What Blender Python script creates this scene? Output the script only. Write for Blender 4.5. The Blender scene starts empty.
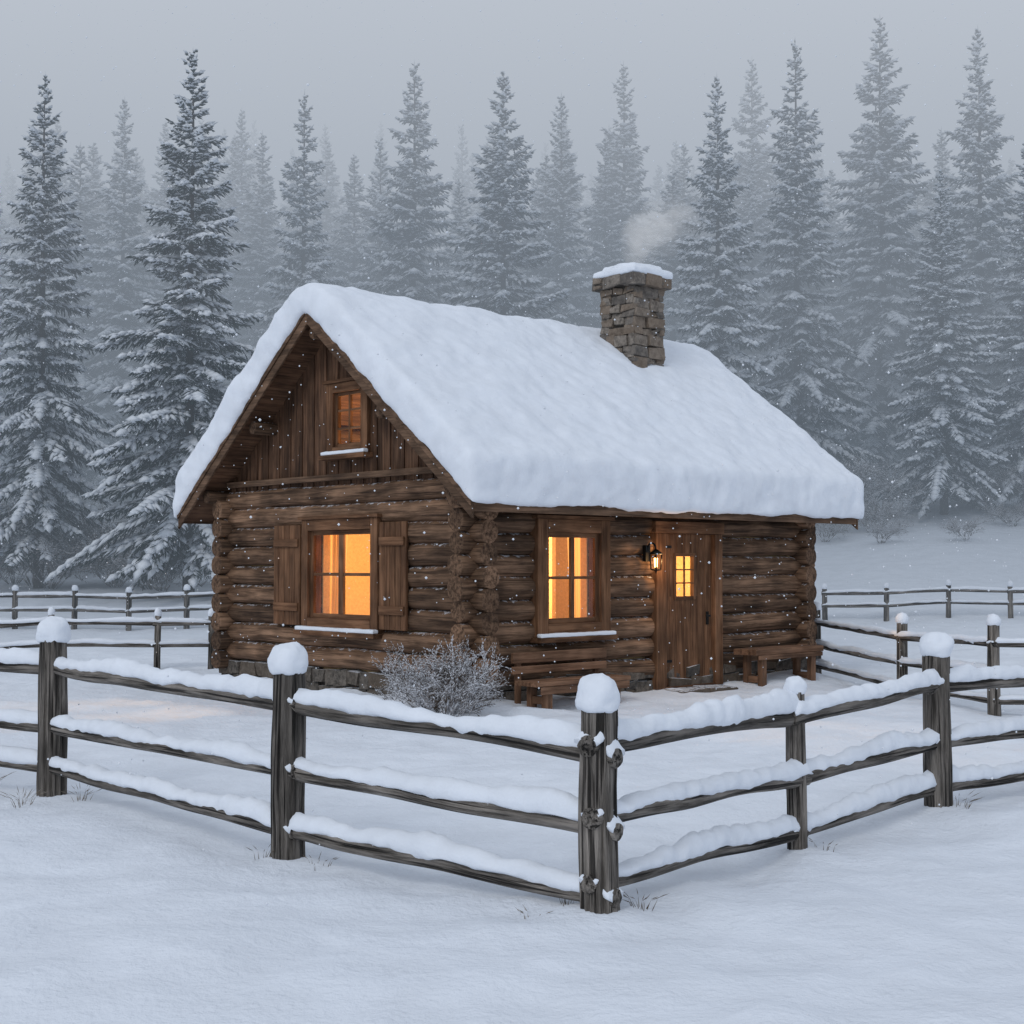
import bpy, math, random, bmesh
import numpy as np
from mathutils import Vector, Matrix, noise
random.seed(7); rng=np.random.default_rng(7)
scene=bpy.context.scene
scene.view_settings.view_transform='Standard'
try: scene.view_settings.look='None'
except Exception: pass
scene.view_settings.exposure=0
COL=scene.collection
def N3(x,y,z): return noise.noise(Vector((x,y,z)))

# ------------------------------------------------------------------ materials
def newmat(name):
    m=bpy.data.materials.new(name); m.use_nodes=True
    nt=m.node_tree; nt.nodes.clear()
    out=nt.nodes.new('ShaderNodeOutputMaterial')
    return m,nt,out
def math_(nt,op,a,b=None,clamp=False):
    n=nt.nodes.new('ShaderNodeMath'); n.operation=op; n.use_clamp=clamp
    for i,v in enumerate((a,b)):
        if v is None: continue
        if isinstance(v,(int,float)): n.inputs[i].default_value=v
        else: nt.links.new(v,n.inputs[i])
    return n.outputs[0]
def mixc(nt,f,a,b,mode='MIX'):
    n=nt.nodes.new('ShaderNodeMix'); n.data_type='RGBA'; n.blend_type=mode
    for idx,v in ((0,f),(6,a),(7,b)):
        if isinstance(v,(int,float)): n.inputs[idx].default_value=v
        elif isinstance(v,tuple): n.inputs[idx].default_value=(v[0],v[1],v[2],1)
        else: nt.links.new(v,n.inputs[idx])
    return n.outputs[2]
def maprange(nt,v,a,b,c=0.,d=1.):
    n=nt.nodes.new('ShaderNodeMapRange'); n.interpolation_type='SMOOTHSTEP'
    nt.links.new(v,n.inputs[0])
    for i,x in zip((1,2,3,4),(a,b,c,d)): n.inputs[i].default_value=x
    return n.outputs[0]
def noise_(nt,vec,scale,detail=4,rough=.55,sc=None):
    if sc is not None:
        mp=nt.nodes.new('ShaderNodeMapping'); mp.inputs['Scale'].default_value=sc
        nt.links.new(vec,mp.inputs['Vector']); vec=mp.outputs[0]
    n=nt.nodes.new('ShaderNodeTexNoise'); n.inputs['Scale'].default_value=scale
    n.inputs['Detail'].default_value=detail; n.inputs['Roughness'].default_value=rough
    nt.links.new(vec,n.inputs['Vector']); return n.outputs['Fac']
def principled(nt,out,col,rough=.8,spec=.2,bumph=None,bstr=.3,bdist=.02):
    p=nt.nodes.new('ShaderNodeBsdfPrincipled')
    if isinstance(col,tuple): p.inputs['Base Color'].default_value=(*col[:3],1)
    else: nt.links.new(col,p.inputs['Base Color'])
    p.inputs['Roughness'].default_value=rough
    p.inputs['Specular IOR Level'].default_value=spec
    if bumph is not None:
        b=nt.nodes.new('ShaderNodeBump'); b.inputs['Strength'].default_value=bstr; b.inputs['Distance'].default_value=bdist
        nt.links.new(bumph,b.inputs['Height']); nt.links.new(b.outputs[0],p.inputs['Normal'])
    nt.links.new(p.outputs[0],out.inputs['Surface']); return p
def diffuse(nt,out,col,bumph=None,bstr=.3,bdist=.02):
    p=nt.nodes.new('ShaderNodeBsdfDiffuse'); nt.links.new(col,p.inputs[0])
    if bumph is not None:
        b=nt.nodes.new('ShaderNodeBump'); b.inputs['Strength'].default_value=bstr; b.inputs['Distance'].default_value=bdist
        nt.links.new(bumph,b.inputs['Height']); nt.links.new(b.outputs[0],p.inputs['Normal'])
    nt.links.new(p.outputs[0],out.inputs['Surface'])
SNOWC=(.79,.835,.905)
def snow_mask(nt,thr,amt=.9,nscale=9):
    g=nt.nodes.new('ShaderNodeNewGeometry'); s=nt.nodes.new('ShaderNodeSeparateXYZ')
    nt.links.new(g.outputs['Normal'],s.inputs[0])
    n=noise_(nt,g.outputs['Position'],nscale,3,.7)
    v=math_(nt,'ADD',s.outputs[2],math_(nt,'MULTIPLY',math_(nt,'SUBTRACT',n,.5),1.6))
    return maprange(nt,v,thr,thr+.16,0,amt)
def mat_wood(name,dark,light,snow=None,sc=(1.3,17,17),bstr=.5,bdist=.012,crack=.6,tonev=.5,samt=.8,nsc=9,rough=.8):
    m,nt,out=newmat(name)
    a=nt.nodes.new('ShaderNodeAttribute'); a.attribute_name='lc'
    t=nt.nodes.new('ShaderNodeAttribute'); t.attribute_name='tone'
    vec=a.outputs['Vector']
    g=noise_(nt,vec,1,5,.7,sc)
    c=noise_(nt,vec,1,2,.6,(sc[0]*.55,sc[1]*1.6,sc[2]*1.6))
    big=noise_(nt,vec,1.7,2,.6)
    col=mixc(nt,maprange(nt,g,.32,.68),dark,light)
    cr=maprange(nt,c,.36,.46,crack,0)
    col=mixc(nt,cr,col,tuple(x*.22 for x in dark))
    tv=math_(nt,'ADD',math_(nt,'MULTIPLY',t.outputs['Fac'],tonev),1-tonev*.5)
    tv=math_(nt,'MULTIPLY',tv,maprange(nt,big,.3,.7,.65,1.25))
    cmb=nt.nodes.new('ShaderNodeCombineXYZ')
    for i in range(3): nt.links.new(tv,cmb.inputs[i])
    col=mixc(nt,1.0,col,cmb.outputs[0],'MULTIPLY')
    if snow is not None:
        col=mixc(nt,snow_mask(nt,snow,samt,nsc),col,SNOWC)
    h=math_(nt,'SUBTRACT',math_(nt,'MULTIPLY',g,1.0),math_(nt,'MULTIPLY',cr,.8))
    principled(nt,out,col,rough,.2,h,bstr,bdist)
    return m
def mat_snow(name,scale=1.,col=SNOWC,bstr=.35,bdist=.03):
    m,nt,out=newmat(name)
    g=nt.nodes.new('ShaderNodeNewGeometry'); v=g.outputs['Position']
    a=noise_(nt,v,2.4*scale,4,.6); b=noise_(nt,v,26*scale,3,.7)
    h=math_(nt,'ADD',math_(nt,'MULTIPLY',a,2.0),math_(nt,'MULTIPLY',b,.5))
    cc=mixc(nt,maprange(nt,a,.3,.7),tuple(x*.93 for x in col),col)
    diffuse(nt,out,cc,h,bstr,bdist)
    return m
def mat_plain(name,col,rough=.6,metal=0,spec=.3):
    m,nt,out=newmat(name)
    g=nt.nodes.new('ShaderNodeNewGeometry')
    n=noise_(nt,g.outputs['Position'],25,2)
    c=mixc(nt,n,tuple(x*.7 for x in col),tuple(min(1,x*1.25) for x in col))
    p=principled(nt,out,c,rough,spec); p.inputs['Metallic'].default_value=metal
    return m
def mat_emit(name,col,s):
    m,nt,out=newmat(name); e=nt.nodes.new('ShaderNodeEmission')
    e.inputs[0].default_value=(*col,1); e.inputs[1].default_value=s
    nt.links.new(e.outputs[0],out.inputs['Surface']); return m
def mat_glass(name):
    m,nt,out=newmat(name)
    t=nt.nodes.new('ShaderNodeBsdfTransparent'); g=nt.nodes.new('ShaderNodeBsdfGlossy'); g.inputs['Roughness'].default_value=.05
    mx=nt.nodes.new('ShaderNodeMixShader'); mx.inputs[0].default_value=.06; nt.links.new(t.outputs[0],mx.inputs[1]); nt.links.new(g.outputs[0],mx.inputs[2])
    nt.links.new(mx.outputs[0],out.inputs['Surface']); return m
def mat_curtain(name,col):
    m,nt,out=newmat(name)
    d=nt.nodes.new('ShaderNodeBsdfDiffuse'); d.inputs[0].default_value=(*col,1)
    g=nt.nodes.new('ShaderNodeBsdfTranslucent'); g.inputs[0].default_value=(*col,1)
    mx=nt.nodes.new('ShaderNodeMixShader'); mx.inputs[0].default_value=.6; nt.links.new(d.outputs[0],mx.inputs[1]); nt.links.new(g.outputs[0],mx.inputs[2])
    nt.links.new(mx.outputs[0],out.inputs['Surface']); return m

M_log=mat_wood('log_wood',(.062,.035,.021),(.225,.135,.084),snow=.90,samt=.6,nsc=13,tonev=.8,crack=.55,bstr=.5)
M_plank=mat_wood('plank_wood',(.052,.027,.016),(.135,.073,.043),tonev=.6,crack=.4,snow=1.1,samt=.4)
M_trim=mat_wood('trim_wood',(.085,.040,.020),(.20,.104,.056),tonev=.3,crack=.25,bstr=.3,snow=1.22,samt=.5,nsc=20)
M_bench=mat_wood('bench_wood',(.12,.062,.036),(.24,.135,.082),tonev=.4,crack=.3,bstr=.3,snow=1.2,samt=.6)
M_barge=mat_wood('barge_wood',(.075,.044,.027),(.18,.11,.07),tonev=.3,crack=.4,bstr=.4)
M_fence=mat_wood('fence_wood',(.050,.044,.038),(.25,.225,.20),snow=.84,samt=.85,sc=(1.6,24,24),bstr=1.,bdist=.03,crack=.9,nsc=26)
M_snow=mat_snow('snow'); M_snowroof=mat_snow('snow_roof',1.1,bstr=.26,bdist=.03)
M_snowg=mat_snow('snow_ground',.8,bstr=.55,bdist=.055)
M_iron=mat_plain('iron',(.015,.014,.013),.45,.6)
M_glass=mat_glass('window_glass')
M_plaster=mat_plain('warm_plaster',(.66,.46,.24),.9)
M_curtain=mat_curtain('curtain',(.72,.52,.28))
M_lamp=mat_emit('lamp_glow',(1,.72,.38),5)
M_bulb=mat_emit('lantern_glow',(1,.55,.2),9)
def mat_stone(name,k,snow=.95):
    m,nt,out=newmat(name)
    t=nt.nodes.new('ShaderNodeAttribute'); t.attribute_name='tone'
    g=nt.nodes.new('ShaderNodeNewGeometry')
    n=noise_(nt,g.outputs['Position'],9,5,.75)
    S=lambda *c: tuple(x*k for x in c)
    c=mixc(nt,maprange(nt,n,.3,.7),S(.09,.08,.07),S(.32,.28,.24))
    c=mixc(nt,maprange(nt,t.outputs['Fac'],.3,.9,0,.6),c,S(.19,.14,.10))
    c=mixc(nt,maprange(nt,t.outputs['Fac'],.0,.3,.6,0),c,S(.075,.07,.067))
    c=mixc(nt,snow_mask(nt,snow,.7,14),c,SNOWC)
    principled(nt,out,c,.9,.2,n,.9,.04); return m
M_stone=mat_stone('stone',1.); M_fstone=mat_stone('foundation_stone',.6,.8); M_mortar=mat_plain('mortar',(.055,.048,.042),.95)

# ------------------------------------------------------------------ mesh builder
class MB:
    def __init__(s): s.v=[];s.f=[];s.lc=[];s.tone=[];s.mi=[];s.sm=[]
    def hexa(s,P,axis=0,mi=0,tone=None):
        tone=random.random() if tone is None else tone
        off=random.random()*40; b=len(s.v)
        o=[(axis+i)%3 for i in range(3)]
        for p in P:
            s.v.append(tuple(p)); s.lc.append((p[o[0]]+off,p[o[1]]+off*.37,p[o[2]])); s.tone.append(tone)
        for f in ((0,3,2,1),(4,5,6,7),(0,1,5,4),(1,2,6,5),(2,3,7,6),(3,0,4,7)):
            s.f.append([b+i for i in f]); s.mi.append(mi); s.sm.append(False)
    def box(s,x0,x1,y0,y1,z0,z1,axis=0,mi=0,tone=None,jit=0):
        x0,x1=min(x0,x1),max(x0,x1); y0,y1=min(y0,y1),max(y0,y1)
        P=[(x0,y0,z0),(x1,y0,z0),(x1,y1,z0),(x0,y1,z0),(x0,y0,z1),(x1,y0,z1),(x1,y1,z1),(x0,y1,z1)]
        if jit: P=[tuple(c+random.uniform(-jit,jit) for c in p) for p in P]
        s.hexa(P,axis,mi,tone)
    def tube(s,p0,p1,r0,r1,seg,sides,amp=.04,fr=1.2,groove=0,wob=0,mi=0,tone=None):
        p0=Vector(p0);p1=Vector(p1);d=p1-p0;L=d.length;d.normalize()
        up=Vector((0,0,1)) if abs(d.z)<.9 else Vector((1,0,0))
        a=d.cross(up).normalized(); bb=a.cross(d).normalized()
        off=random.random()*60; tone=random.random() if tone is None else tone
        b=len(s.v)
        for i in range(seg+1):
            t=i/seg; q=p0+d*(L*t); ss=L*t
            if wob: q=q+a*wob*N3(ss*.9+off,3,1)+bb*wob*N3(ss*.9+off,9,5)
            r=r0+(r1-r0)*t
            for j in range(sides):
                th=2*math.pi*j/sides; c,sn=math.cos(th),math.sin(th)
                k=1+amp*N3(ss*fr+off,c*1.3,sn*1.3)*2
                if groove: k+=groove*(N3(off+c*6,sn*6,ss*1.1)+.5*N3(off+c*13,sn*13,ss*2.5))
                w=q+a*(c*r*k)+bb*(sn*r*k)
                s.v.append(tuple(w)); s.lc.append((ss+off,c*r,sn*r)); s.tone.append(tone)
        for i in range(seg):
            for j in range(sides):
                j2=(j+1)%sides
                s.f.append([b+i*sides+j,b+i*sides+j2,b+(i+1)*sides+j2,b+(i+1)*sides+j]); s.mi.append(mi); s.sm.append(True)
        for e,i in enumerate((0,seg)):
            q=sum((Vector(s.v[b+i*sides+j]) for j in range(sides)),Vector())/sides
            cidx=len(s.v); s.v.append(tuple(q+d*(-.006 if e==0 else .006))); s.lc.append((off+e*3,0,0)); s.tone.append(tone)
            for j in range(sides):
                j2=(j+1)%sides
                s.f.append([cidx,b+i*sides+j,b+i*sides+j2]); s.mi.append(mi); s.sm.append(False)
    def blob(s,c,rx,ry,rz,nu=16,nv=10,amp=.12,fr=6,mi=0,cut=-.5,pw=1.):
        b=len(s.v); off=random.random()*50
        for i in range(nv+1):
            ph=-math.pi/2+math.pi*i/nv
            for j in range(nu):
                th=2*math.pi*j/nu
                cp=math.cos(ph)**pw if math.cos(ph)>0 else 0
                x,y,z=cp*math.cos(th),cp*math.sin(th),math.sin(ph)
                k=1+amp*2*N3(x*1.4+off,y*1.4,z*1.4)+amp*.7*N3(x*4+off,y*4,z*4)
                s.v.append((c[0]+x*rx*k,c[1]+y*ry*k,c[2]+max(z,cut)*rz*k)); s.lc.append((x,y,z)); s.tone.append(.5)
        for i in range(nv):
            for j in range(nu):
                j2=(j+1)%nu
                s.f.append([b+i*nu+j,b+i*nu+j2,b+(i+1)*nu+j2,b+(i+1)*nu+j]); s.mi.append(mi); s.sm.append(True)
    def build(s,name,mats,parent=None,bevel=0,recalc=True):
        me=bpy.data.meshes.new(name); me.from_pydata(s.v,[],s.f)
        for m in mats: me.materials.append(m)
        me.polygons.foreach_set('material_index',s.mi); me.polygons.foreach_set('use_smooth',s.sm)
        a=me.attributes.new('lc','FLOAT_VECTOR','POINT'); a.data.foreach_set('vector',np.array(s.lc,dtype=np.float32).ravel())
        a=me.attributes.new('tone','FLOAT','POINT'); a.data.foreach_set('value',np.array(s.tone,dtype=np.float32))
        if recalc:
            bm=bmesh.new(); bm.from_mesh(me); bmesh.ops.recalc_face_normals(bm,faces=bm.faces); bm.to_mesh(me); bm.free()
        o=bpy.data.objects.new(name,me); COL.objects.link(o)
        if parent: o.parent=parent
        if bevel:
            md=o.modifiers.new('b','BEVEL'); md.width=bevel; md.segments=2; md.limit_method='ANGLE'; md.angle_limit=math.radians(50)
        return o
def empty(name,loc=(0,0,0),rz=0):
    e=bpy.data.objects.new(name,None); COL.objects.link(e); e.location=loc; e.rotation_euler=(0,0,rz); e.empty_display_size=.3; return e

# ------------------------------------------------------------------ terrain
CX,CY,TH=-.49,18.4,math.radians(43)
L,W=7.12,5.93
cu,su=math.cos(TH),math.sin(TH)
def sstep(x): x=min(1,max(0,x)); return x*x*(3-2*x)
PL=(-3.835,11.75);P2=(-1.452,9.16);PC=(.478,7.61);PR1=(1.916,9.48);PR2=(3.305,10.94)
FENCE_PTS=[PL,P2,PC,PR1,PR2]
def terrain(x,y):
    hl=np.interp(y,[0,30,36,45,60,100,150,420],[0,0,.3,1.1,2.3,9,18,45])
    hr=np.interp(y,[0,27,36,56,100,150,420],[0,0,.6,3.9,11,20,45])
    w=sstep((x-1)/14)
    h=hl*(1-w)+hr*w
    h+=.10*N3(x*.22,y*.22,0)+.065*N3(x*.8,y*.8,3)
    h+=.034*N3(x*2.4,y*2.4,7)+.020*N3(x*5,y*5,9)
    if y<60: h+=.010*N3(x*9,y*9,2)
    if y>30: h+=.75*N3(x*.11,y*.11,11)*min(1,(y-30)/20)
    if 8<y<32:
        lx=(x-CX)*cu+(y-CY)*su; ly=-(x-CX)*su+(y-CY)*cu
        dx=max(-lx,lx-L,0); dy=max(-ly,ly-W,0); d=math.hypot(dx,dy)
        h+=.15*math.exp(-(d/.9)**2)*(1-.7*math.exp(-((lx-4.2)/1.0)**2))*(1.0+.6*N3(x*1.5,y*1.5,5))
    for (px,py) in FENCE_PTS:
        d2=(x-px)**2+(y-py)**2
        if d2<1: h+=.06*math.exp(-d2/.05)-.02*math.exp(-d2/.3)
    return float(h)
def geo(a,b,n): return list(a*(b/a)**(np.arange(1,n+1)/n))
xs=list(np.arange(-13,13.01,.12)); ext=[13+e for e in geo(.3,330,34)]
xs=[-e for e in reversed(ext)]+xs+ext
ys=list(np.arange(-6,4.5,.6))+list(np.arange(4.5,30,.10))+[30+e for e in geo(.2,390,60)]
vs=[(x,y,terrain(x,y)) for y in ys for x in xs]
nx=len(xs); fs=[(j*nx+i,j*nx+i+1,(j+1)*nx+i+1,(j+1)*nx+i) for j in range(len(ys)-1) for i in range(nx-1)]
me=bpy.data.meshes.new('snow_ground'); me.from_pydata(vs,[],fs); me.polygons.foreach_set('use_smooth',[True]*len(fs))
me.materials.append(M_snowg); g=bpy.data.objects.new('snow_ground',me); COL.objects.link(g)

# ------------------------------------------------------------------ cabin
cabin=empty('log_cabin',(CX,CY,0),TH)
SP=.30; R=.153; NL=9; ZL=.42
winF=(1.15,2.20,1.13,2.38); doorF=(3.62,4.74,.05,2.39)
winG=(1.99,3.52,1.15,2.44); attic=(2.35,3.03,3.66,4.46)
def segs(a0,a1,z,ops):
    out=[(a0,a1)]
    for (o0,o1,z0,z1) in ops:
        if z+.10>z0 and z-.10<z1:
            n=[]
            for (s,e) in out:
                if o1<=s or o0>=e: n.append((s,e)); continue
                if o0>s: n.append((s,o0-.03))
                if o1<e: n.append((o1+.03,e))
            out=n
    return out
mb=MB()
for k in range(NL):
    z=ZL+SP*k; r=R*random.uniform(.95,1.04)
    for (s,e) in segs(-.28-random.random()*.08,L+.28+random.random()*.08,z,[winF,doorF]):
        mb.tube((s,0,z),(e,0,z),r*random.uniform(.97,1.04),r,max(4,int((e-s)/.1)),22,.014,1.1,.006,.025)
    mb.tube((-.3,W,z),(L+.3,W,z),R,R,30,12,.03,1.1,0,.02)
mb.build('front_and_back_wall_logs',[M_log],cabin)
mb=MB()
for k in range(NL):
    z=ZL+SP*(k+.5)
    for (s,e) in segs(-.28-random.random()*.08,W+.24+random.random()*.08,z,[winG]):
        r=R*random.uniform(.95,1.04)
        mb.tube((0,s,z),(0,e,z),r,r*random.uniform(.97,1.04),max(4,int((e-s)/.1)),22,.014,1.1,.006,.025)
    mb.tube((L,-.3,z),(L,W+.3,z),R,R*.98,30,14,.02,1.1,0,.02)
mb.build('gable_wall_logs',[M_log],cabin)
mb=MB()
def liner(wall,a0,a1,z0,z1,ops):
    def put(b0,b1,c0,c1):
        if wall=='F': mb.box(b0,b1,.08,.20,c0,c1)
        else: mb.box(.08,.20,b0,b1,c0,c1)
    cur=a0
    for (o0,o1,p0,p1) in sorted(ops):
        put(cur,o0,z0,z1)
        if p0>z0: put(o0,o1,z0,p0)
        put(o0,o1,p1,z1); cur=o1
    put(cur,a1,z0,z1)
liner('F',.21,L-.21,0,3.0,[winF,doorF]); liner('G',.0,W,0,3.12,[winG])
mb.box(.21,L-.21,W-.24,W-.18,0,3.0); mb.box(L-.24,L-.18,0,W,0,3.12)
mb.box(.14,L-.14,.14,W-.14,.02,.10)
mb.box(3.6,3.68,2.2,W-.24,.1,3.0)
mb.box(2.3,2.38,2.0,4.2,3.2,4.5)
mb.build('interior_walls',[M_plaster],cabin,recalc=True)
RZ=5.66; HALF=3.585; m=2.88/HALF; YC=3.06
def zt(y): return RZ-.13-m*abs(y-YC)
def gable(x_out,sgn,op,name):
    mb=MB(); y=YC-3.02; i=0
    while y<YC+2.9:
        w=.155; y1=y+w+.02; d=.05 if i%2 else .03
        za,zb=zt(y),zt(y1)
        xa,xb=x_out-sgn*d,x_out+sgn*.04
        def piece(z0a,z1a,z1b):
            if z1a<=z0a+.01 and z1b<=z0a+.01: return
            z1a=max(z1a,z0a+.005); z1b=max(z1b,z0a+.005)
            mb.hexa([(xa,y,z0a),(xb,y,z0a),(xb,y1,z0a),(xa,y1,z0a),(xa,y,z1a),(xb,y,z1a),(xb,y1,z1b),(xa,y1,z1b)],axis=2)
        if op and y1>op[0]-.02 and y<op[1]+.02:
            piece(3.10,op[2],op[2]); piece(op[3],za,zb)
        else: piece(3.10,za,zb)
        y+=w; i+=1
    return mb.build(name,[M_plank],cabin,bevel=.006)
gable(0,1,attic,'gable_boards'); gable(L,-1,None,'rear_gable_boards')
mb=MB()
mb.box(-.16,-.07,.05,W-.05,3.17,3.26,axis=1)
mb.build('gable_sill_beam',[M_barge],cabin,bevel=.01)
X0,X1=-.52,8.04
mb=MB()
for sg in (-1,1):
    ye=YC+sg*HALF
    mb.hexa([(X0,YC,RZ-.13),(X1,YC,RZ-.13),(X1,ye,RZ-.13-m*HALF),(X0,ye,RZ-.13-m*HALF),(X0,YC,RZ),(X1,YC,RZ),(X1,ye,RZ-m*HALF),(X0,ye,RZ-m*HALF)],axis=0)
mb.build('roof_deck',[M_plank],cabin)
mb=MB()
for xx in (X0-.045,X1+.003):
    for sg in (-1,1):
        e=HALF+.05; ye=YC+sg*e
        a,b=xx,xx+.042
        zt0=RZ+.03; zb0=RZ-.22
        mb.hexa([(a,YC+sg*.0015,zb0),(b,YC+sg*.0015,zb0),(b,ye,zb0-m*e),(a,ye,zb0-m*e),(a,YC+sg*.0015,zt0),(b,YC+sg*.0015,zt0),(b,ye,zt0-m*e),(a,ye,zt0-m*e)],axis=1)
        a,b=(xx-.025,xx-.002) if xx<0 else (xx+.044,xx+.067)
        zb1=RZ-.06
        mb.hexa([(a,YC+sg*.0015,zb1),(b,YC+sg*.0015,zb1),(b,ye,zb1-m*e),(a,ye,zb1-m*e),(a,YC+sg*.0015,zt0),(b,YC+sg*.0015,zt0),(b,ye,zt0-m*e),(a,ye,zt0-m*e)],axis=1)
for sg in (-1,1):
    ye=YC+sg*(HALF+.004); z=RZ-m*HALF
    mb.box(X0,X1,ye,ye+sg*.04,z-.17,z+.01,axis=0)
mb.build('bargeboards_and_fascia',[M_barge],cabin,bevel=.006)
mb=MB()
for yy,zz in ((YC,RZ-.33),(YC-1.6,RZ-.33-m*1.6),(YC+1.6,RZ-.33-m*1.6),(YC-3.05,2.98),(YC+2.95,3.02)):
    mb.tube((X0+.07,yy,zz),(X1-.07,yy,zz),.10,.10,30,14,.03,1,0,.01)
mb.build('roof_purlins',[M_log],cabin)
def tex(name,sz,depth=2):
    t=bpy.data.textures.new(name,'CLOUDS'); t.noise_scale=sz; t.noise_depth=depth; return t
T1=tex('c1',.9,2);T2=tex('c2',.16,3);T3=tex('c3',.28,2)
def snowify(o,vox,it,d1,d2,s1=T1,s2=T2):
    r=o.modifiers.new('r','REMESH'); r.mode='VOXEL'; r.voxel_size=vox; r.use_smooth_shade=True
    s=o.modifiers.new('s','SMOOTH'); s.factor=.7; s.iterations=it
    for t,d in ((s1,d1),(s2,d2)):
        if d:
            q=o.modifiers.new('d','DISPLACE'); q.texture=t; q.strength=d; q.mid_level=.5; q.texture_coords='LOCAL'
xa,xb=X0-.13,X1+.12; H2=HALF+.14
mb=MB(); nseg=24
T=.52
prof_b=[]; prof_t=[]
for i in range(-nseg,nseg+1):
    w=H2*i/nseg
    zb=RZ-m*abs(w)-.02
    rid=RZ-m*math.sqrt(w*w+.12)+m*.20
    prof_b.append((YC+w,zb)); prof_t.append((YC+w,rid+T))
n=len(prof_b)
for x in (xa,xb):
    for (y,z) in prof_b: mb.v.append((x,y,z))
    for (y,z) in prof_t: mb.v.append((x,y,z))
mb.lc=[(0,0,0)]*len(mb.v); mb.tone=[0]*len(mb.v)
def F(*f): mb.f.append(list(f)); mb.mi.append(0); mb.sm.append(True)
for i in range(n-1):
    F(i,i+1,2*n+i+1,2*n+i); F(n+i,3*n+i,3*n+i+1,n+i+1)
    F(i,n+i,n+i+1,i+1); F(2*n+i,2*n+i+1,3*n+i+1,3*n+i)
F(0,2*n,3*n,n); F(n-1,2*n-1,4*n-1,3*n-1)
o=mb.build('roof_snow',[M_snowroof],cabin); snowify(o,.04,34,.13,.06,T1,T3)
q=o.modifiers.new('s2','SMOOTH'); q.factor=.5; q.iterations=2
q=o.modifiers.new('d3','DISPLACE'); q.texture=T2; q.strength=.018; q.mid_level=.5; q.texture_coords='LOCAL'
# chimney
cx0,cy0=5.45,2.12; hw=.36
def stones(mb,x0,x1,y0,y1,z0,z1,hmin=.10,hmax=.19,dep=.16,wmin=.16,wmax=.36,proud=.03,jit=.014):
    for side in range(4):
        z=z0
        while z<z1-.02:
            h=random.uniform(hmin,hmax)
            if z1-z-h<.07: h=z1-z
            a0,a1=(x0,x1) if side<2 else (y0,y1)
            a=a0-.01
            while a<a1-.02:
                w=random.uniform(wmin,wmax)
                if a1-a-w<.1: w=a1-a+.01
                subs=[(z,z+h)]
                if h>.15 and w<.26 and random.random()<.5:
                    c=z+h*random.uniform(.4,.6); subs=[(z,c),(c,z+h)]
                for (q0,q1) in subs:
                    p=random.uniform(0,proud); gp=.009
                    if side==0: mb.box(a+gp,a+w-gp,y0-p,y0+dep,q0+gp*.7,q1-gp*.7,jit=jit)
                    elif side==1: mb.box(a+gp,a+w-gp,y1-dep,y1+p,q0+gp*.7,q1-gp*.7,jit=jit)
                    elif side==2: mb.box(x0-p,x0+dep,a+gp,a+w-gp,q0+gp*.7,q1-gp*.7,jit=jit)
                    else: mb.box(x1-dep,x1+p,a+gp,a+w-gp,q0+gp*.7,q1-gp*.7,jit=jit)
                a+=w
            z+=h
mb=MB(); stones(mb,cx0-hw,cx0+hw,cy0-hw,cy0+hw,4.0,6.60,.08,.22,.16,.14,.42,.045,.028)
stones(mb,cx0-.47,cx0+.47,cy0-.47,cy0+.47,6.60,6.80,.10,.22,.3,.22,.5,.03,.022)
o=mb.build('chimney_stones',[M_stone],cabin,bevel=.028)
mb=MB(); mb.box(cx0-hw+.03,cx0+hw-.03,cy0-hw+.03,cy0+hw-.03,4.0,6.62); mb.box(cx0-.43,cx0+.43,cy0-.43,cy0+.43,6.615,6.78)
mb.build('chimney_core',[M_mortar],cabin)
mb=MB(); mb.box(cx0-.50,cx0+.50,cy0-.50,cy0+.50,6.78,6.92); mb.box(cx0-.36,cx0+.36,cy0-.36,cy0+.36,6.84,7.0); o=mb.build('chimney_snow',[M_snow],cabin); snowify(o,.025,16,.06,.03)
mb=MB(); stones(mb,-.10,L+.10,-.10,W+.10,-.25,.41,.13,.24,.2,.2,.5,.06,.03)
mb.build('stone_foundation',[M_fstone],cabin,bevel=.045)
mb=MB(); mb.box(-.06,L+.06,-.06,W+.06,-.3,.30); mb.build('foundation_core',[M_mortar],cabin)
mb=MB(); mb.box(3.5,4.15,-.6,-.17,-.1,.12,jit=.03); mb.box(4.17,4.85,-.55,-.17,-.1,.11,jit=.03)
mb.build('door_step',[M_fstone],cabin,bevel=.03)

class WM:
    def __init__(s,wall): s.w=wall; s.mb=MB()
    def b(s,a0,a1,n0,n1,z0,z1,ax='a',mi=0,tone=None):
        if s.w=='F': s.mb.box(a0,a1,-n0,-n1,z0,z1,axis={'a':0,'z':2}[ax],mi=mi,tone=tone)
        else: s.mb.box(-n0,-n1,a0,a1,z0,z1,axis={'a':1,'z':2}[ax],mi=mi,tone=tone)
def pane(name,wall,a0,a1,z0,z1,n):
    mb=MB()
    P=[(a0,-n,z0),(a1,-n,z0),(a1,-n,z1),(a0,-n,z1)] if wall=='F' else [(-n,a0,z0),(-n,a1,z0),(-n,a1,z1),(-n,a0,z1)]
    mb.v=P; mb.f=[[0,1,2,3]]; mb.lc=P; mb.tone=[0]*4; mb.mi=[0]; mb.sm=[False]
    mb.build(name,[M_glass],cabin,recalc=False)
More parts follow.
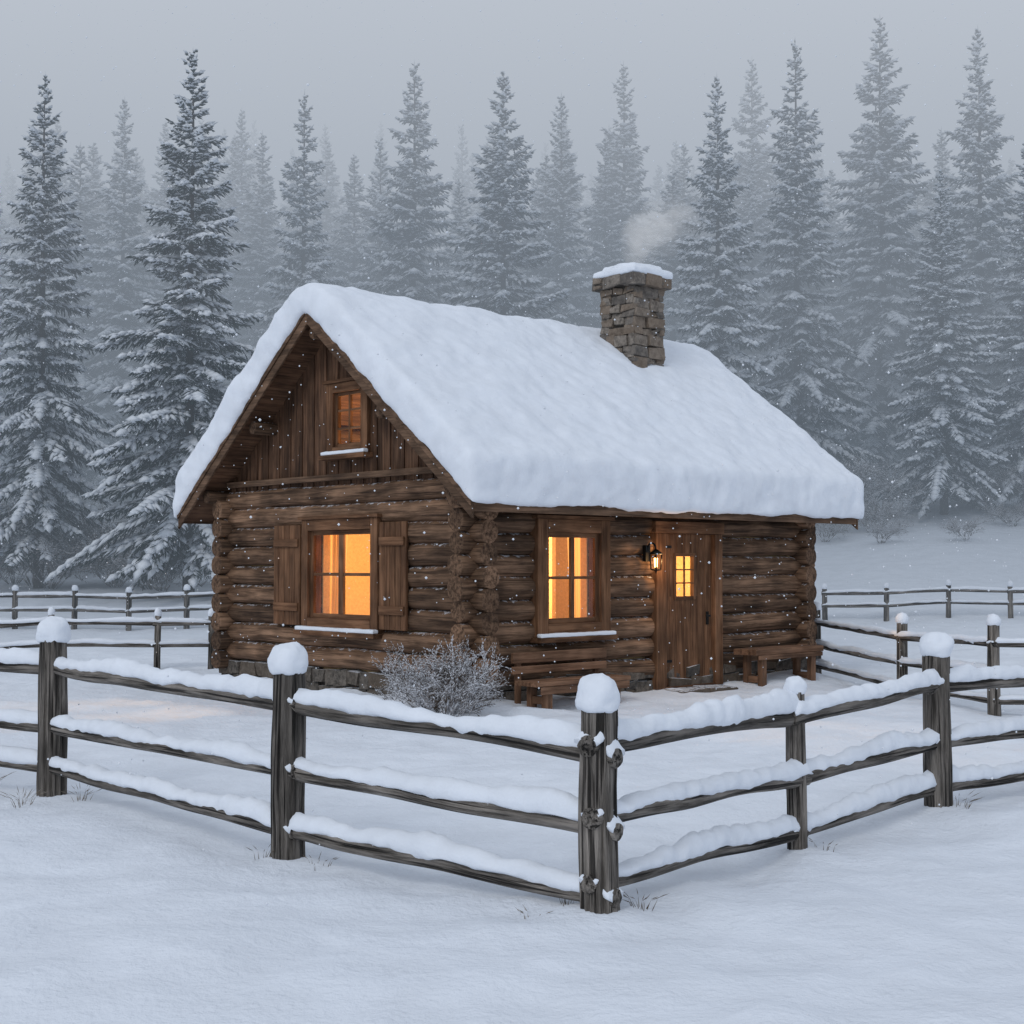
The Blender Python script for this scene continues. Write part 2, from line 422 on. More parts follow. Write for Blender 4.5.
def window(name,wall,op,fr,nf,cols,rows,mull=.05,sash=.06,center=None):
    a0,a1,z0,z1=op; A0,A1,Z0,Z1=fr; w=WM(wall)
    w.b(A0,a0,-.04,nf,Z0,Z1,'z'); w.b(a1,A1,-.04,nf,Z0,Z1,'z')
    w.b(a0+.002,a1-.002,-.04,nf+.004,z1,Z1-.003,'a'); w.b(a0+.002,a1-.002,-.04,nf+.004,Z0+.003,z0,'a')
    w.b(A0-.05,A1+.05,-.03,nf+.04,Z1+.001,Z1+.05,'a')
    w.b(A0-.05,A1+.05,-.03,nf+.10,Z0-.07,Z0-.001,'a')
    n0,n1=nf-.10,nf-.055
    s=sash
    w.b(a0,a0+s,n0,n1,z0,z1,'z'); w.b(a1-s,a1,n0,n1,z0,z1,'z')
    w.b(a0+s+.001,a1-s-.001,n0,n1-.003,z1-s,z1,'a'); w.b(a0+s+.001,a1-s-.001,n0,n1-.003,z0,z0+s,'a')
    for c in range(1,cols):
        ac=a0+(a1-a0)*c/cols; mm=center if (center and c==cols//2) else mull
        w.b(ac-mm/2,ac+mm/2,n0+.002,n1+.002,z0+s+.001,z1-s-.001,'z')
    for r in range(1,rows):
        zc=z0+(z1-z0)*r/rows
        w.b(a0+s+.002,a1-s-.002,n0+.006,n1-.008,zc-mull/2,zc+mull/2,'a')
    w.mb.build(name+'_frame',[M_trim],cabin,bevel=.006)
    pane(name+'_glass',wall,a0+.01,a1-.01,z0+.01,z1-.01,n0+.02)
    sm=WM(wall); sm.b(A0-.03,A1+.03,nf-.01,nf+.09,Z0-.004,Z0+.055); o=sm.mb.build(name+'_sill_snow',[M_snow],cabin); snowify(o,.012,6,.02,.015)
window('gable_window','G',winG,(1.83,3.68,.97,2.60),.21,2,2,.045,.07,.12)
window('front_window','F',winF,(.96,2.39,.95,2.56),.21,2,2,.04,.07,.07)
window('attic_window','G',attic,(2.19,3.19,3.54,4.60),.12,2,3,.035,.05)
def curtain(name,wall,a0,a1,z0,z1,n=-.12):
    mb=MB(); K=30
    for i in range(K+1):
        t=i/K; a=a0+(a1-a0)*t; dn=n+.03*math.sin(t*22)+.01*math.sin(t*51)
        for z in (z0,z1):
            aa=a if z==z1 else a0+(a-a0)*.75
            p=(aa,-dn,z) if wall=='F' else (-dn,aa,z)
            mb.v.append(p); mb.lc.append(p); mb.tone.append(.5)
    for i in range(K): mb.f.append([2*i,2*i+2,2*i+3,2*i+1]); mb.mi.append(0); mb.sm.append(True)
    mb.build(name,[M_curtain],cabin,recalc=False)
curtain('curtain_1','G',3.54,3.14,1.1,2.5,-.26); curtain('curtain_2','G',1.96,2.25,1.1,2.5,-.26)
curtain('curtain_3','F',1.12,1.36,1.1,2.42,-.26); curtain('curtain_4','F',2.23,1.98,1.1,2.42,-.26)
for nm,(s0,s1) in {'shutter_right':(1.20,1.81),'shutter_left':(3.75,4.45)}.items():
    w=WM('G'); n=5
    for i in range(n):
        a=s0+(s1-s0)*i/n; w.b(a+.004,a+(s1-s0)/n-.004,.155,.19,1.03,2.53,'z')
    for zc in (1.30,2.26): w.b(s0+.03,s1-.03,.1905,.222,zc-.06,zc+.06,'a')
    w.b(s0+.02,s1-.02,.13,.156,1.1,2.45,'z')
    w.mb.build(nm,[M_trim],cabin,bevel=.006)
# interior shelf and table seen through the glass
mb=MB()
mb.box(2.9,3.58,2.6,4.6,1.55,1.60); mb.box(3.3,3.58,2.8,4.4,2.05,2.09)
for i in range(9): mb.box(3.35,3.52,2.85+i*.17,2.93+i*.17,2.091,2.17+random.random()*.16)
for i in range(5): mb.box(3.2,3.4,2.8+i*.33,2.95+i*.33,1.601,1.70+random.random()*.2)
mb.build('interior_shelves',[M_trim],cabin)
# door
dx=-.19
w=WM('F')
w.b(3.58+dx,3.80+dx,-.04,.20,.1,2.40,'z'); w.b(4.94+dx,5.12+dx,-.04,.20,.1,2.40,'z'); w.b(3.55+dx,5.15+dx,-.04,.215,2.402,2.58,'a')
w.b(3.802+dx,4.938+dx,-.04,.19,.06,.13,'a')
w.mb.build('door_frame',[M_trim],cabin,bevel=.008)
w=WM('F'); dw=(4.10+dx,4.50+dx,1.46,2.06); n=7; DW=1.134; D0=3.803+dx; D1=D0+DW
for i in range(n):
    b0=D0+DW*i/n; b1=b0+DW/n-.006
    if b1>dw[0] and b0<dw[1]:
        w.b(b0,b1,.07,.12,.135,dw[2],'z'); w.b(b0,b1,.07,.12,dw[3],2.398,'z')
        if b0<dw[0]: w.b(b0,dw[0],.07,.12,dw[2],dw[3],'z')
        if b1>dw[1]: w.b(dw[1],b1,.07,.12,dw[2],dw[3],'z')
    else: w.b(b0,b1,.07,.12,.135,2.398,'z')
w.b(D0,4.09+dx,.055,.0695,.135,2.398,'z'); w.b(4.51+dx,D1,.055,.0695,.135,2.398,'z'); w.b(4.09+dx,4.51+dx,.055,.0695,.135,1.46,'z'); w.b(4.09+dx,4.51+dx,.055,.0695,2.06,2.398,'z')
for q in ((4.05,4.10),(4.50,4.55)): w.b(q[0]+dx,q[1]+dx,.12,.135,1.41,2.11,'z')
for q in ((1.41,1.46),(2.06,2.11)): w.b(4.101+dx,4.499+dx,.12,.133,q[0],q[1],'a')
w.b(4.29+dx,4.31+dx,.10,.13,1.461,2.059,'z')
for k in (1,2): w.b(4.101+dx,4.499+dx,.102,.125,1.45+.2*k,1.47+.2*k,'a')
w.mb.build('door',[M_trim],cabin,bevel=.004)
pane('door_glass','F',4.09+dx,4.51+dx,1.45,2.07,.09)
w=WM('F'); w.b(4.80+dx,4.86+dx,.12,.135,1.02,1.22,'z'); w.b(4.815+dx,4.845+dx,.135,.18,1.14,1.17,'a'); w.b(4.74+dx,4.845+dx,.165,.185,1.14,1.17,'a')
for z in (.5,2.2): w.b(D0,D0+.2,.12,.128,z-.02,z+.02,'a')
w.mb.build('door_hardware',[M_iron],cabin,bevel=.004)
def lantern():
    mb=MB(); x,z=3.20,2.0
    mb.box(x-.05,x+.05,-.20,-.14,z-.02,z+.22)
    for i in range(8):
        t0,t1=i/8*math.pi,(i+1)/8*math.pi
        p=lambda t:(x,-.27+math.cos(t)*.08, z+.16+.09*math.sin(t))
        mb.tube(p(t0),p(t1),.014,.014,1,6,0)
    y=-.35
    mb.tube((x,y,z+.16),(x,y,z+.10),.02,.10,2,12,0); mb.tube((x,y,z+.10),(x,y,z+.085),.105,.10,1,12,0)
    mb.tube((x,y,z-.13),(x,y,z-.15),.08,.06,1,12,0); mb.tube((x,y,z-.15),(x,y,z-.19),.02,.008,1,8,0)
    for i in range(4):
        a=i*math.pi/2+.78; mb.tube((x+.085*math.cos(a),y+.085*math.sin(a),z+.09),(x+.07*math.cos(a),y+.07*math.sin(a),z-.14),.011,.011,1,5,0)
    mb.build('wall_lantern_body',[M_iron],cabin)
    g=MB(); g.tube((x,y,z+.03),(x,y,z-.10),.028,.022,3,10,0); g.build('wall_lantern_flame',[M_bulb],cabin)
    return x,y,z
lx,ly,lz=lantern()
def point(name,loc,e,col,r):
    l=bpy.data.lights.new(name,'POINT'); l.energy=e; l.color=col; l.shadow_soft_size=r
    o=bpy.data.objects.new(name,l); COL.objects.link(o); o.parent=cabin; o.location=loc; return o
WARM=(1,.58,.24)
point('lantern_light',(lx+.09,ly-.10,lz-.02),12,WARM,.05)
point('room_light_1',(1.9,2.3,2.30),620,WARM,.15)
point('room_light_2',(5.0,2.0,2.2),360,WARM,.15)
mb=MB()
mb.blob((1.75,2.6,1.85),.15,.15,.15,amp=0,cut=-1); mb.blob((4.9,1.9,1.9),.10,.10,.10,amp=0,cut=-1)
mb.build('interior_lamps',[M_lamp],cabin)

def bench(name,x0,x1,ht,back,yb=-.26,th=.06):
    e=empty(name,(CX,CY,0),TH); mb=MB()
    for i in range(3): mb.box(x0,x1,yb-.02-.15*i,yb-.155-.15*i,ht-th,ht,axis=0)
    for xx in (x0+.18,x1-.30):
        mb.box(xx,xx+.12,yb-.06,yb-.14,-.1,ht-th-.002,axis=2); mb.box(xx,xx+.12,yb-.34,yb-.43,-.1,ht-th-.002,axis=2)
        mb.box(xx+.02,xx+.10,yb-.141,yb-.339,.12,.22,axis=1)
    mb.box(x0+.05,x1-.05,yb-.455,yb-.475,ht-.16,ht-th-.002,axis=0)
    if back:
        mb.box(x0,x1,yb+.0,yb+.045,ht+.08,ht+.18,axis=0); mb.box(x0,x1,yb+.0,yb+.045,ht+.22,ht+.36,axis=0)
        for xx in (x0+.1,x1-.2): mb.box(xx,xx+.09,yb+.046,yb+.09,0,ht+.35,axis=2)
    mb.build('bench_frame',[M_bench],e,bevel=.008)
bench('wooden_bench',.32,2.1,.42,True,-.40); bench('wooden_bench.001',5.08,6.85,.64,False,-.26,.09)

# ------------------------------------------------------------------ fences
def rail(wd,sn,p0,p1,r,fine,hs=1.):
    p0=Vector(p0);p1=Vector(p1);Ln=(p1-p0).length
    wd.tube(p0,p1,r*random.uniform(.9,1.1),r*random.uniform(.85,1.05),max(3,int(Ln/(.05 if fine else .3))),14 if fine else 6,.09,1.3,.07 if fine else 0,.03 if fine else .02)
    seg=max(4,int(Ln/(.022 if fine else .15))); nc=14 if fine else 6
    d=(p1-p0).normalized(); side=d.cross(Vector((0,0,1))).normalized(); off=random.random()*99
    b=len(sn.v)
    for i in range(seg+1):
        t=i/seg; s=Ln*t; q=p0+(p1-p0)*t
        hh=(.064+.046*N3(s*1.1,off,1)+.024*N3(s*5,off,4))*hs; hh=max(hh,.012)
        ww=(r*1.16+.020*N3(s*2.3,off,8)+.012*N3(s*9,off,3))
        e=min(1,min(s,Ln-s)/.07+.05); hh*=e
        low=.4+1.5*N3(s*3.3,off,12)
        for j in range(nc):
            th=2*math.pi*j/nc; c,sn_=math.cos(th),math.sin(th)
            k=1+.18*N3(s*12+off,c*1.5,sn_*1.5) if fine else 1
            zz=r*.45+ (hh*1.2*sn_ if sn_>0 else r*(.5+.5*low)*sn_)*k + hh*.25
            w=q+side*(c*ww*k)+Vector((0,0,zz))
            sn.v.append(tuple(w)); sn.lc.append((0,0,0)); sn.tone.append(.5)
    for i in range(seg):
        for j in range(nc):
            j2=(j+1)%nc; sn.f.append([b+i*nc+j,b+i*nc+j2,b+(i+1)*nc+j2,b+(i+1)*nc+j]); sn.mi.append(0); sn.sm.append(True)
    for i in (0,seg): sn.f.append([b+i*nc+j for j in range(nc)]); sn.mi.append(0); sn.sm.append(True)
def post(wd,sn,x,y,r,h,fine,cap=.19):
    z=terrain(x,y); lean=random.uniform(-.015,.015)
    wd.tube((x,y,z-.3),(x+lean,y,z+h),r*1.08,r*.95,40 if fine else 5,44 if fine else 8,.05,1,.15 if fine else 0,.012)
    sn.blob((x+lean,y,z+h+.04*(r/.09)),r*1.20,r*1.20,cap*.62,28 if fine else 8,20 if fine else 5,.085,cut=-.55,pw=.8)
def fence(name,runs,fine,hs=1.):
    e=empty(name); wd=MB(); sn=MB(); done=set()
    for run in runs:
        for P in run:
            if (P[0],P[1]) in done: continue
            done.add((P[0],P[1])); post(wd,sn,P[0],P[1],P[2],P[3],fine,P[5] if len(P)>5 else .19)
        for A,B in zip(run[:-1],run[1:]):
            for k in range(len(A[4])):
                a=Vector((A[0],A[1],terrain(A[0],A[1])+A[4][k])); bq=Vector((B[0],B[1],terrain(B[0],B[1])+B[4][min(k,len(B[4])-1)]))
                d=(bq-a).normalized(); ex=.11 if fine else .08
                sd=Vector((-d.y,d.x,0))*random.uniform(-.02,.02)
                rail(wd,sn,a-d*ex+sd,bq+d*ex+sd,(.054 if k else .060) if fine else .055,fine,hs)
    wd.build('posts_and_rails',[M_fence],e); sn.build('fence_snow',[M_snow],e)
A0=(-6.3,12.9,.09,1.3,(1.04,.56,.22)); A=(*PL,.115,1.27,(1.03,.54,.21),.22); B=(*P2,.105,1.20,(.98,.55,.165),.21)
C=(*PC,.10,1.07,(.81,.41,.055),.21); C2=(*PC,.10,1.07,(.865,.475,.125),.20)
D=(*PR1,.062,1.04,(.885,.46,.10),.12); E=(*PR2,.105,1.15,(.90,.46,.11),.20); E1=(5.05,12.3,.1,1.2,(.95,.52,.17))
fence('split_rail_fence',[[A0,A,B,C],[C2,D,E,E1]],True)
mk=lambda x,y,h=1.15,rr=(.95,.55,.2),r=.085:(x,y,r,h,rr,.17)
fence('split_rail_fence.001',[[mk(5.25,24.2,1.1,(.88,.5,.15)),mk(5.80,20.9,1.1,(.88,.5,.15)),mk(6.38,18.6,1.2),mk(8.4,17.6)]],False,.8)
fence('split_rail_fence.002',[[mk(-13.5,24.5,1.,(.85,.45),.06),mk(-11.0,25.2,1.,(.85,.45),.06),mk(-8.4,25.6,1.,(.85,.45),.06),mk(-6.55,25.9,1.,(.85,.45),.06),mk(-5.6,26.1,1.,(.85,.45),.06)]],False,.8)
fence('split_rail_fence.003',[[mk(-20,35,1.05,(.85,.5,.2),.075)]+[mk(-12.75+1.47*i,36+.15*math.sin(i*2),1.0,(.85,.5,.2),.075) for i in range(6)]],False,.8)
fence('split_rail_fence.004',[[mk(8.1+1.55*i,36.3-.15*i,.85,(.72,.40),.07) for i in range(7)]],False,.8)

# ------------------------------------------------------------------ spindles / vegetation
def fastmesh(name,V,Fc,mi,mats):
    me=bpy.data.meshes.new(name); nf=len(Fc)
    me.vertices.add(len(V)); me.vertices.foreach_set('co',V.astype(np.float32).ravel())
    me.loops.add(nf*3); me.loops.foreach_set('vertex_index',Fc.astype(np.int32).ravel())
    me.polygons.add(nf); me.polygons.foreach_set('loop_start',np.arange(0,nf*3,3,dtype=np.int32))
    me.polygons.foreach_set('material_index',mi.astype(np.int32))
    for m_ in mats: me.materials.append(m_)
    me.update(calc_edges=True); me.validate(); return me
def spindles(P0,P1,w,h,mid=.4):
    d=P1-P0; ln=np.linalg.norm(d,axis=1,keepdims=True)+1e-6; dn=d/ln
    up=np.tile(np.array([[0,0,1.]]),(len(P0),1)); up[np.abs(dn[:,2])>.95]=(1,0,0)
    s=np.cross(dn,up); s/=np.linalg.norm(s,axis=1,keepdims=True)+1e-6
    u=np.cross(s,dn)
    M=P0+d*mid; w=w[:,None]/2; h=h[:,None]/2
    V=np.stack([P0,M+s*w,M+u*h,M-s*w,M-u*h,P1],axis=1)
    T=np.array([[0,2,1],[0,3,2],[0,4,3],[0,1,4],[5,1,2],[5,2,3],[5,3,4],[5,4,1]])
    n=len(P0); Fc=(np.arange(n)[:,None,None]*6+T[None]).reshape(-1,3)
    return V.reshape(-1,3),Fc
def combine(parts):
    Vs,Fs,Ms=[],[],[];o=0
    for V,Fc,mi in parts:
        Vs.append(V);Fs.append(Fc+o);Ms.append(np.full(len(Fc),mi));o+=len(V)
    return np.concatenate(Vs),np.concatenate(Fs),np.concatenate(Ms)
def mat_foliage(name,c1,c2,sthr,samt=.85):
    m_,nt,out=newmat(name)
    g=nt.nodes.new('ShaderNodeNewGeometry'); n=noise_(nt,g.outputs['Position'],3,1,.6)
    c=mixc(nt,maprange(nt,n,.3,.7),c1,c2)
    if sthr is not None:
        s=nt.nodes.new('ShaderNodeSeparateXYZ'); nt.links.new(g.outputs['Normal'],s.inputs[0])
        v=math_(nt,'ADD',s.outputs[2],math_(nt,'MULTIPLY',math_(nt,'SUBTRACT',n,.5),1.8))
        c=mixc(nt,maprange(nt,v,sthr,sthr+.16,0,samt),c,SNOWC)
    diffuse(nt,out,c); return m_
M_need=mat_foliage('spruce_needles',(.030,.046,.046),(.066,.088,.084),.50,.75)
M_tsnow=mat_foliage('branch_snow',(.74,.78,.84),(.86,.89,.93),None)
M_bark=mat_foliage('spruce_bark',(.03,.025,.022),(.08,.068,.058),None)
M_twig=mat_foliage('frosted_twigs',(.10,.08,.065),(.42,.41,.42),.35,.85)
def spruce(seed,H=18.,R0=3.2,z0f=.10,dens=1.,snowy=.8):
    r=np.random.default_rng(seed)
    P0,P1,Wd,Hh=[],[],[],[]; S0,S1,SW,SH=[],[],[],[]
    z=H*z0f
    while z<H-.25:
        f=(z-H*z0f)/(H*(1-z0f))
        nb=int(round((6.4-2.4*f)*dens)); az0=r.random()*6.28
        tier=1+.12*math.sin(z*2.1+seed)
        for k in range(nb):
            az=az0+6.283*k/nb+r.normal()*.25
            env=(1-f)**.88*(.80+.20*min(1,f/.10))
            ln=R0*env*tier*r.uniform(.62,1.2)+.05
            if r.random()<.07: ln*=.5
            el=math.radians(-12+ 50*f**1.5 + r.normal()*7)
            dh=np.array([math.cos(az),math.sin(az),0]); sd=np.array([-dh[1],dh[0],0])
            zb=z+r.normal()*.10
            droop=.42*(1-f)**.6*ln*r.uniform(.7,1.3); tip=.17*ln
            def sp(t): return dh*(ln*t)+np.array([0,0,zb+ln*math.tan(el)*t*.8-droop*t*t*1.2+tip*t**3])
            bs=snowy*r.uniform(.6,1.4)
            ns=max(2,int(ln/.25))
            for i in range(ns):
                a,b_=sp(i/ns),sp((i+1)/ns+.04)
                P0.append(a);P1.append(b_);Wd.append(.10);Hh.append(.08)
                if r.random()<bs and (i>0 or ln<.8):
                    wv=r.uniform(.24,.54)*min(1,.35+ln*.4)
                    S0.append(a+(0,0,.06));S1.append(b_+(b_-a)*.3+(0,0,.02));SW.append(wv);SH.append(wv*.46)
            nt_=max(2,int(ln/.125))
            for i in range(nt_):
                t=.10+.90*(i+r.random()*.6)/nt_
                q=sp(t); q2=sp(min(1,t)+.05); fw=(q2-q); fw/=np.linalg.norm(fw)+1e-6
                for sgn in (-1,1):
                    tl=(.04+.40*ln**.85*max(0,1-t)**.7*min(1,t/.25)+.10*min(1,ln))*r.uniform(.6,1.3)
                    tl=min(tl,.95)
                    dr=fw*r.uniform(.55,1.1)+sd*sgn*r.uniform(.5,1.)+np.array([0,0,-r.uniform(.1,.6)])
                    dr/=np.linalg.norm(dr); e=q+dr*tl
                    P0.append(q);P1.append(e);Wd.append(r.uniform(.06,.12));Hh.append(r.uniform(.04,.08))
                    if tl>.3:
                        for kk in range(2):
                            tt=r.uniform(.3,.85); qq=q+dr*tl*tt
                            d2=dr+sd*r.normal()*.6+np.array([0,0,-r.uniform(.2,.9)]); d2/=np.linalg.norm(d2)
                            P0.append(qq);P1.append(qq+d2*tl*.45);Wd.append(.06);Hh.append(.05)
                    if r.random()<bs:
                        a_=q+dr*tl*r.uniform(0,.25)+(0,0,.045); b_=q+dr*tl*r.uniform(.65,1.05)+(0,0,.03)
                        wv=r.uniform(.12,.29)*min(1,.4+ln*.5)
                        S0.append(a_);S1.append(b_);SW.append(wv);SH.append(wv*.55)
        z+=(.40-.17*f)/dens**.5*r.uniform(.75,1.25)
    for q in range(5):
        zz=H-.75+q*.14; a=q*2.4
        P0.append(np.array([0,0,zz]));P1.append(np.array([math.cos(a)*.14,math.sin(a)*.14,zz+.12]));Wd.append(.05);Hh.append(.05)
    P0.append(np.array([0,0,H-1.1]));P1.append(np.array([0,0,H+.1]));Wd.append(.09);Hh.append(.09)
    A_=lambda l:np.array(l,dtype=float)
    v1,f1=spindles(A_(P0),A_(P1),A_(Wd),A_(Hh)); v2,f2=spindles(A_(S0),A_(S1),A_(SW),A_(SH),.5)
    tv=[];tf=[];ns=10;sd_=8
    for i in range(ns+1):
        t=i/ns; rr=.19*(1-t)**.9+.015
        for j in range(sd_):
            a=6.283*j/sd_; tv.append((rr*math.cos(a)+.03*math.sin(t*9),rr*math.sin(a),t*(H-.4)-.4))
    for i in range(ns):
        for j in range(sd_):
            a=i*sd_+j;b_=i*sd_+(j+1)%sd_;c=b_+sd_;d=a+sd_; tf+= [(a,b_,c),(a,c,d)]
    V,Fc,mi=combine([(v1,f1,0),(v2,f2,1),(np.array(tv),np.array(tf),2)])
    return fastmesh('spruce_mesh_%d'%seed,V,Fc,mi,[M_need,M_tsnow,M_bark])
variants=[spruce(1,18,3.3,.11,1.,.9),spruce(2,18,3.4,.09,1.0,1.),spruce(3,18,3.1,.08,.95,.9),spruce(4,18,3.3,.06,1.,.95)]
def tree(x,y,ztop,rad,var,parent=None,name='spruce_tree',rot=None):
    zb=terrain(x,y); o=bpy.data.objects.new(name,variants[var]); COL.objects.link(o)
    o.location=(x,y,zb); s=rad/2.8; o.scale=(s,s,(ztop-zb)/18.); o.rotation_euler=(0,0,random.uniform(0,6.28) if rot is None else rot)
    if parent: o.parent=parent
near=[(-15.2,45,17.9,2.4,0),(-9.7,42,17.6,2.7,1),(-9.3,62,23.2,2.9,2),(-4.67,66,26.0,3.4,0),(-.39,60,23.3,3.4,1),(2.57,72,26.5,3.1,3),
(6.13,76,29.6,3.7,2),(8.3,56,21.8,2.6,3),(13.9,80,31.3,3.4,0),(12.3,60,24.8,3.0,2),(17.6,66,28.2,3.7,0),(17.3,56,17.9,2.3,1),(21.6,64,26.9,3.1,3),
(21.2,57,19.5,2.6,2),(-19.6,70,25.6,3.,3),(-16.6,85,30,3.3,0),(-22.5,58,20.5,2.7,2)]
for t in near: tree(*t)
forest=empty('distant_spruce_forest')
for d in (74,82,92,104,118,136):
    half=.42*d+6; x=-half+random.uniform(0,3)
    while x<half:
        y=d+random.uniform(-4,4); g_=terrain(x,y)
        base=1.93+(565-random.uniform(110,180))/1400*y
        if random.random()<.2: base-=4
        ht=min(base-g_,31)
        tree(x,y,g_+ht,random.uniform(2.8,3.8),random.randrange(4),forest,'spruce')
        x+=random.uniform(3.0,4.9)
def shrub(seed,h=1.,spread=.9,stems=26,depth=4,w0=.022):
    r=np.random.default_rng(seed); P0,P1,Wd=[],[],[]
    def grow(p,d,ln,w,k):
        for s_ in range(2):
            q=p+d*ln*.5; P0.append(p);P1.append(q+d*ln*.06);Wd.append(w)
            p=q; d=d+r.normal(size=3)*.13; d/=np.linalg.norm(d)
            if k>0:
                for _ in range(2 if s_ else 1):
                    d2=d+r.normal(size=3)*.5+np.array([0,0,.12]); d2/=np.linalg.norm(d2); grow(p,d2,ln*.66,w*.78,k-1)
    for i in range(stems):
        a=r.random()*6.283; s_=r.random()**.6*spread
        d=np.array([math.cos(a)*s_,math.sin(a)*s_,1.]); d/=np.linalg.norm(d)
        grow(np.array([math.cos(a)*s_*.15,math.sin(a)*s_*.15,-.05]),d,h*.42*r.uniform(.7,1.1),w0*h,depth)
    P0=np.array(P0);P1=np.array(P1);Wd=np.array(Wd)
    return spindles(P0,P1,Wd,Wd)
V,Fc=shrub(5,1.08,1.15,40,4,.024)
me=fastmesh('bush_mesh',V,Fc,np.zeros(len(Fc)),[M_twig]); o=bpy.data.objects.new('frosted_bush',me); COL.objects.link(o); o.location=(-.84,17.25,terrain(-.84,17.25)-.03)
V2,F2=shrub(8,2.0,.9,12,4); me2=fastmesh('shrub_mesh',V2,F2,np.zeros(len(F2)),[M_twig])
th=empty('distant_shrubs')
def addshrub(x,y,s_):
    o=bpy.data.objects.new('shrub',me2); COL.objects.link(o); o.scale=(s_*1.3,s_*1.3,s_); o.rotation_euler=(0,0,random.random()*6); o.location=(x,y,terrain(x,y)); o.parent=th
for i in range(110):
    y=random.uniform(44,68); x=random.choice((-1,1))*random.uniform(.16,.42)*y
    if i%3==0: x=random.uniform(-.4,-.16)*y
    if x>0 and y<54: continue
    addshrub(x,y,random.uniform(.6,1.5))
for (x,y,s_) in ((12.9,49,.5),(15.6,48,.45),(11.6,52,.6),(13.6,53,.8),(12.5,54,.9),(19,53,.6)): addshrub(x,y,s_)
def tuft(seed,n=26,h=.2):
    r=np.random.default_rng(seed);P0=[];P1=[]
    for i in range(n):
        a=r.random()*6.283; p=np.array([math.cos(a),math.sin(a),0])*r.random()*.08; d=np.array([math.cos(a)*r.uniform(.2,1.1),math.sin(a)*r.uniform(.2,1.1),1.])
        m1=p+d*h*r.uniform(.3,.7)*.6; e=m1+(d+np.array([math.cos(a)*.6,math.sin(a)*.6,-.4]))*h*r.uniform(.2,.5); P0+=[p-np.array([0,0,.03]),m1];P1+=[m1,e]
    P0=np.array(P0);P1=np.array(P1);w=np.full(len(P0),.0045); return spindles(P0,P1,w,w)
M_dry=mat_foliage('dry_grass',(.10,.075,.05),(.22,.18,.13),.9,.5)
for i,(x,y,h,n_) in enumerate([(.30,7.75,.14,12),(.70,7.70,.18,14),(.10,7.62,.10,8),(-1.62,9.2,.18,12),(-3.55,11.6,.22,14),(-4.0,11.5,.25,20),(-4.5,12.0,.3,24),(2.1,9.5,.10,8),(3.45,10.9,.16,12),(-1.25,9.0,.1,8)]):
    V,Fc=tuft(i+20,n_,h); me=fastmesh('grass_tuft_mesh',V,Fc,np.zeros(len(Fc)),[M_dry]); o=bpy.data.objects.new('grass_tuft',me); COL.objects.link(o); o.location=(x,y,terrain(x,y))
n=13000; y=7+34*rng.uniform(0,1,n)**.7; x=rng.uniform(-.5,.5,n)*y*1.1; z=rng.uniform(0,1,n)*(.45*y+2)
P=np.stack([x,y,z],1); rr=rng.uniform(.004,.010,n)
V,Fc=spindles(P-np.array([[0,0,1]])*rr[:,None],P+np.array([[0,0,1]])*rr[:,None],rr*2,rr*2,.5)
me=fastmesh('snowflakes',V,Fc,np.zeros(len(Fc)),[M_tsnow]); o=bpy.data.objects.new('falling_snow',me); COL.objects.link(o)

# ------------------------------------------------------------------ fog bank and smoke (uniform volumes, emission stands in for scattered daylight)
def volmat(name,col,dens):
    m_,nt,out=newmat(name)
    ab=nt.nodes.new('ShaderNodeVolumeAbsorption'); ab.inputs[0].default_value=(0,0,0,1); ab.inputs[1].default_value=dens
    em=nt.nodes.new('ShaderNodeEmission'); em.inputs[0].default_value=(*col,1); em.inputs[1].default_value=dens
    ad=nt.nodes.new('ShaderNodeAddShader'); nt.links.new(ab.outputs[0],ad.inputs[0]); nt.links.new(em.outputs[0],ad.inputs[1]); nt.links.new(ad.outputs[0],out.inputs['Volume'])
    return m_
fog=empty('fog')
def slab(z0,z1,col,dens):
    b=MB(); b.box(-320,320,30,400,z0,z1); b.build('fog_layer',[volmat('fog_vol',col,dens)],fog)
slab(-6,8,(.205,.248,.302),.022); slab(8.01,18,(.275,.32,.38),.024); slab(18.01,110,(.55,.595,.665),.022)  # layer emission imitates daylit haze; lower layers emit less, as forest shade
sm=volmat('smoke',(.52,.55,.60),.62); smk=empty('chimney_smoke',(2.06,23.7,6.98))  # smoke emits a grey glow in place of daylight falling on it
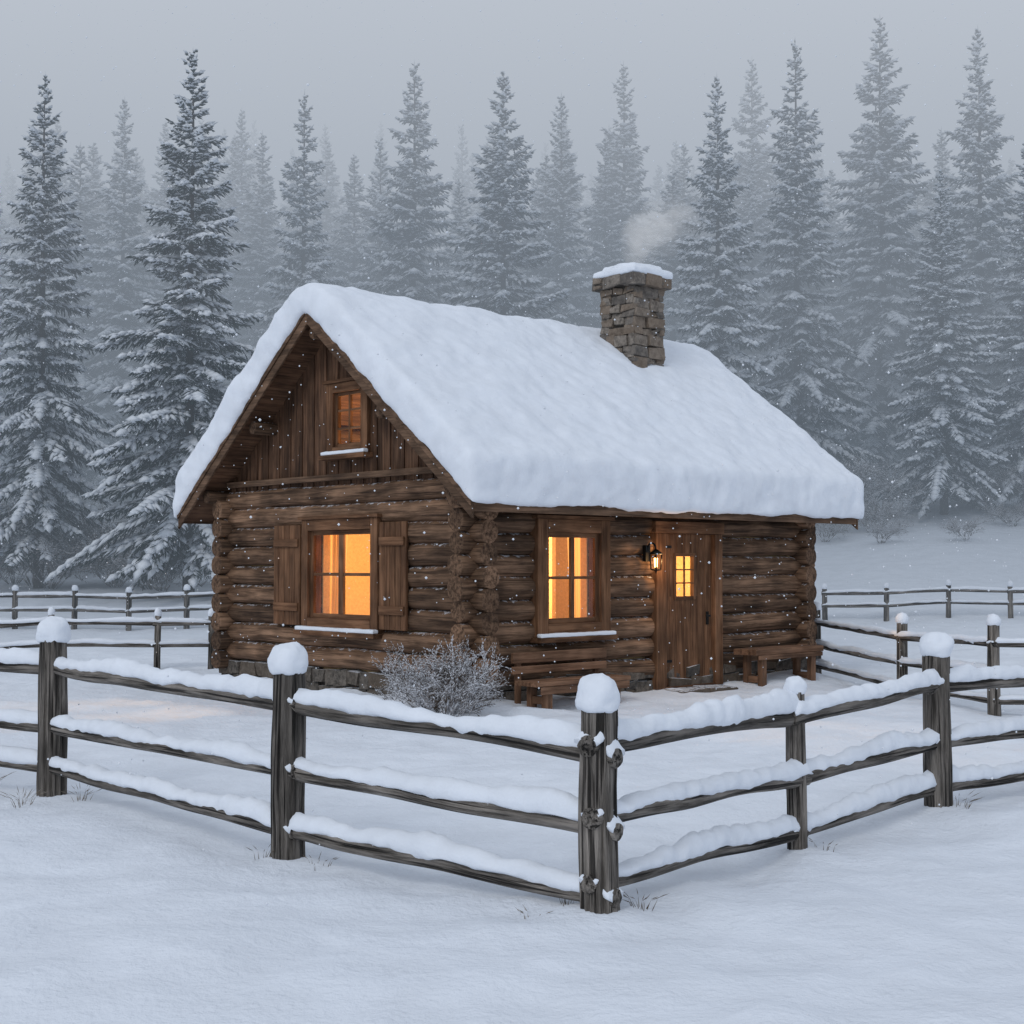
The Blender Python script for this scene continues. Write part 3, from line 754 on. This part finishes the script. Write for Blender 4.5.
for q in ((0,0,.05,.15,.2),(.06,.0,.28,.20,.22),(.18,.1,.48,.28,.24),(.02,-.1,.58,.22,.22),(.40,.1,.66,.30,.22),(.25,0,.80,.32,.20),(.62,.1,.88,.28,.16),(.85,.1,1.0,.26,.12)):
    b=MB(); b.blob((q[0],q[1],q[2]),q[3],q[3]*.9,q[4],24,16,.24,cut=-1); b.build('smoke_puff',[sm],smk)
sm2=volmat('smoke_thin',(.52,.55,.60),.22)
for q in ((.36,.05,.62,.50,.42),(.60,.0,.85,.55,.36),(.15,.0,.45,.36,.44)):
    b=MB(); b.blob((q[0],q[1],q[2]),q[3],q[3]*.9,q[4],24,16,.24,cut=-1); b.build('smoke_puff',[sm2],smk)

# ------------------------------------------------------------------ world + sun
wd=bpy.data.worlds.new('World'); scene.world=wd; wd.use_nodes=True; nt=wd.node_tree; nt.nodes.clear()
out=nt.nodes.new('ShaderNodeOutputWorld'); bg=nt.nodes.new('ShaderNodeBackground'); sky=nt.nodes.new('ShaderNodeTexSky')
sky.sky_type='NISHITA'; sky.sun_disc=False; sky.sun_elevation=math.radians(38); sky.sun_rotation=math.radians(205)
hs=nt.nodes.new('ShaderNodeHueSaturation'); hs.inputs['Saturation'].default_value=.25; nt.links.new(sky.outputs[0],hs.inputs['Color'])
c=mixc(nt,.8,hs.outputs[0],(5.5,6.1,7.1)); nt.links.new(c,bg.inputs[0]); bg.inputs[1].default_value=.106; nt.links.new(bg.outputs[0],out.inputs[0])
s=bpy.data.lights.new('sun','SUN'); s.energy=.7; s.angle=math.radians(22); s.color=(1,.985,.96); so=bpy.data.objects.new('sun',s); COL.objects.link(so)
az=math.radians(205); elv=math.radians(38)
dirv=Vector((math.sin(az)*math.cos(elv),math.cos(az)*math.cos(elv),math.sin(elv)))
so.rotation_euler=dirv.to_track_quat('Z','Y').to_euler()
cd=bpy.data.cameras.new('camera'); cam=bpy.data.objects.new('camera',cd); COL.objects.link(cam); cam.location=(0,0,1.93)
cam.rotation_euler=(math.radians(90+2.17),0,0); cd.sensor_width=36; cd.lens=49.2; cd.clip_end=2000; cd.clip_start=.1
scene.camera=cam
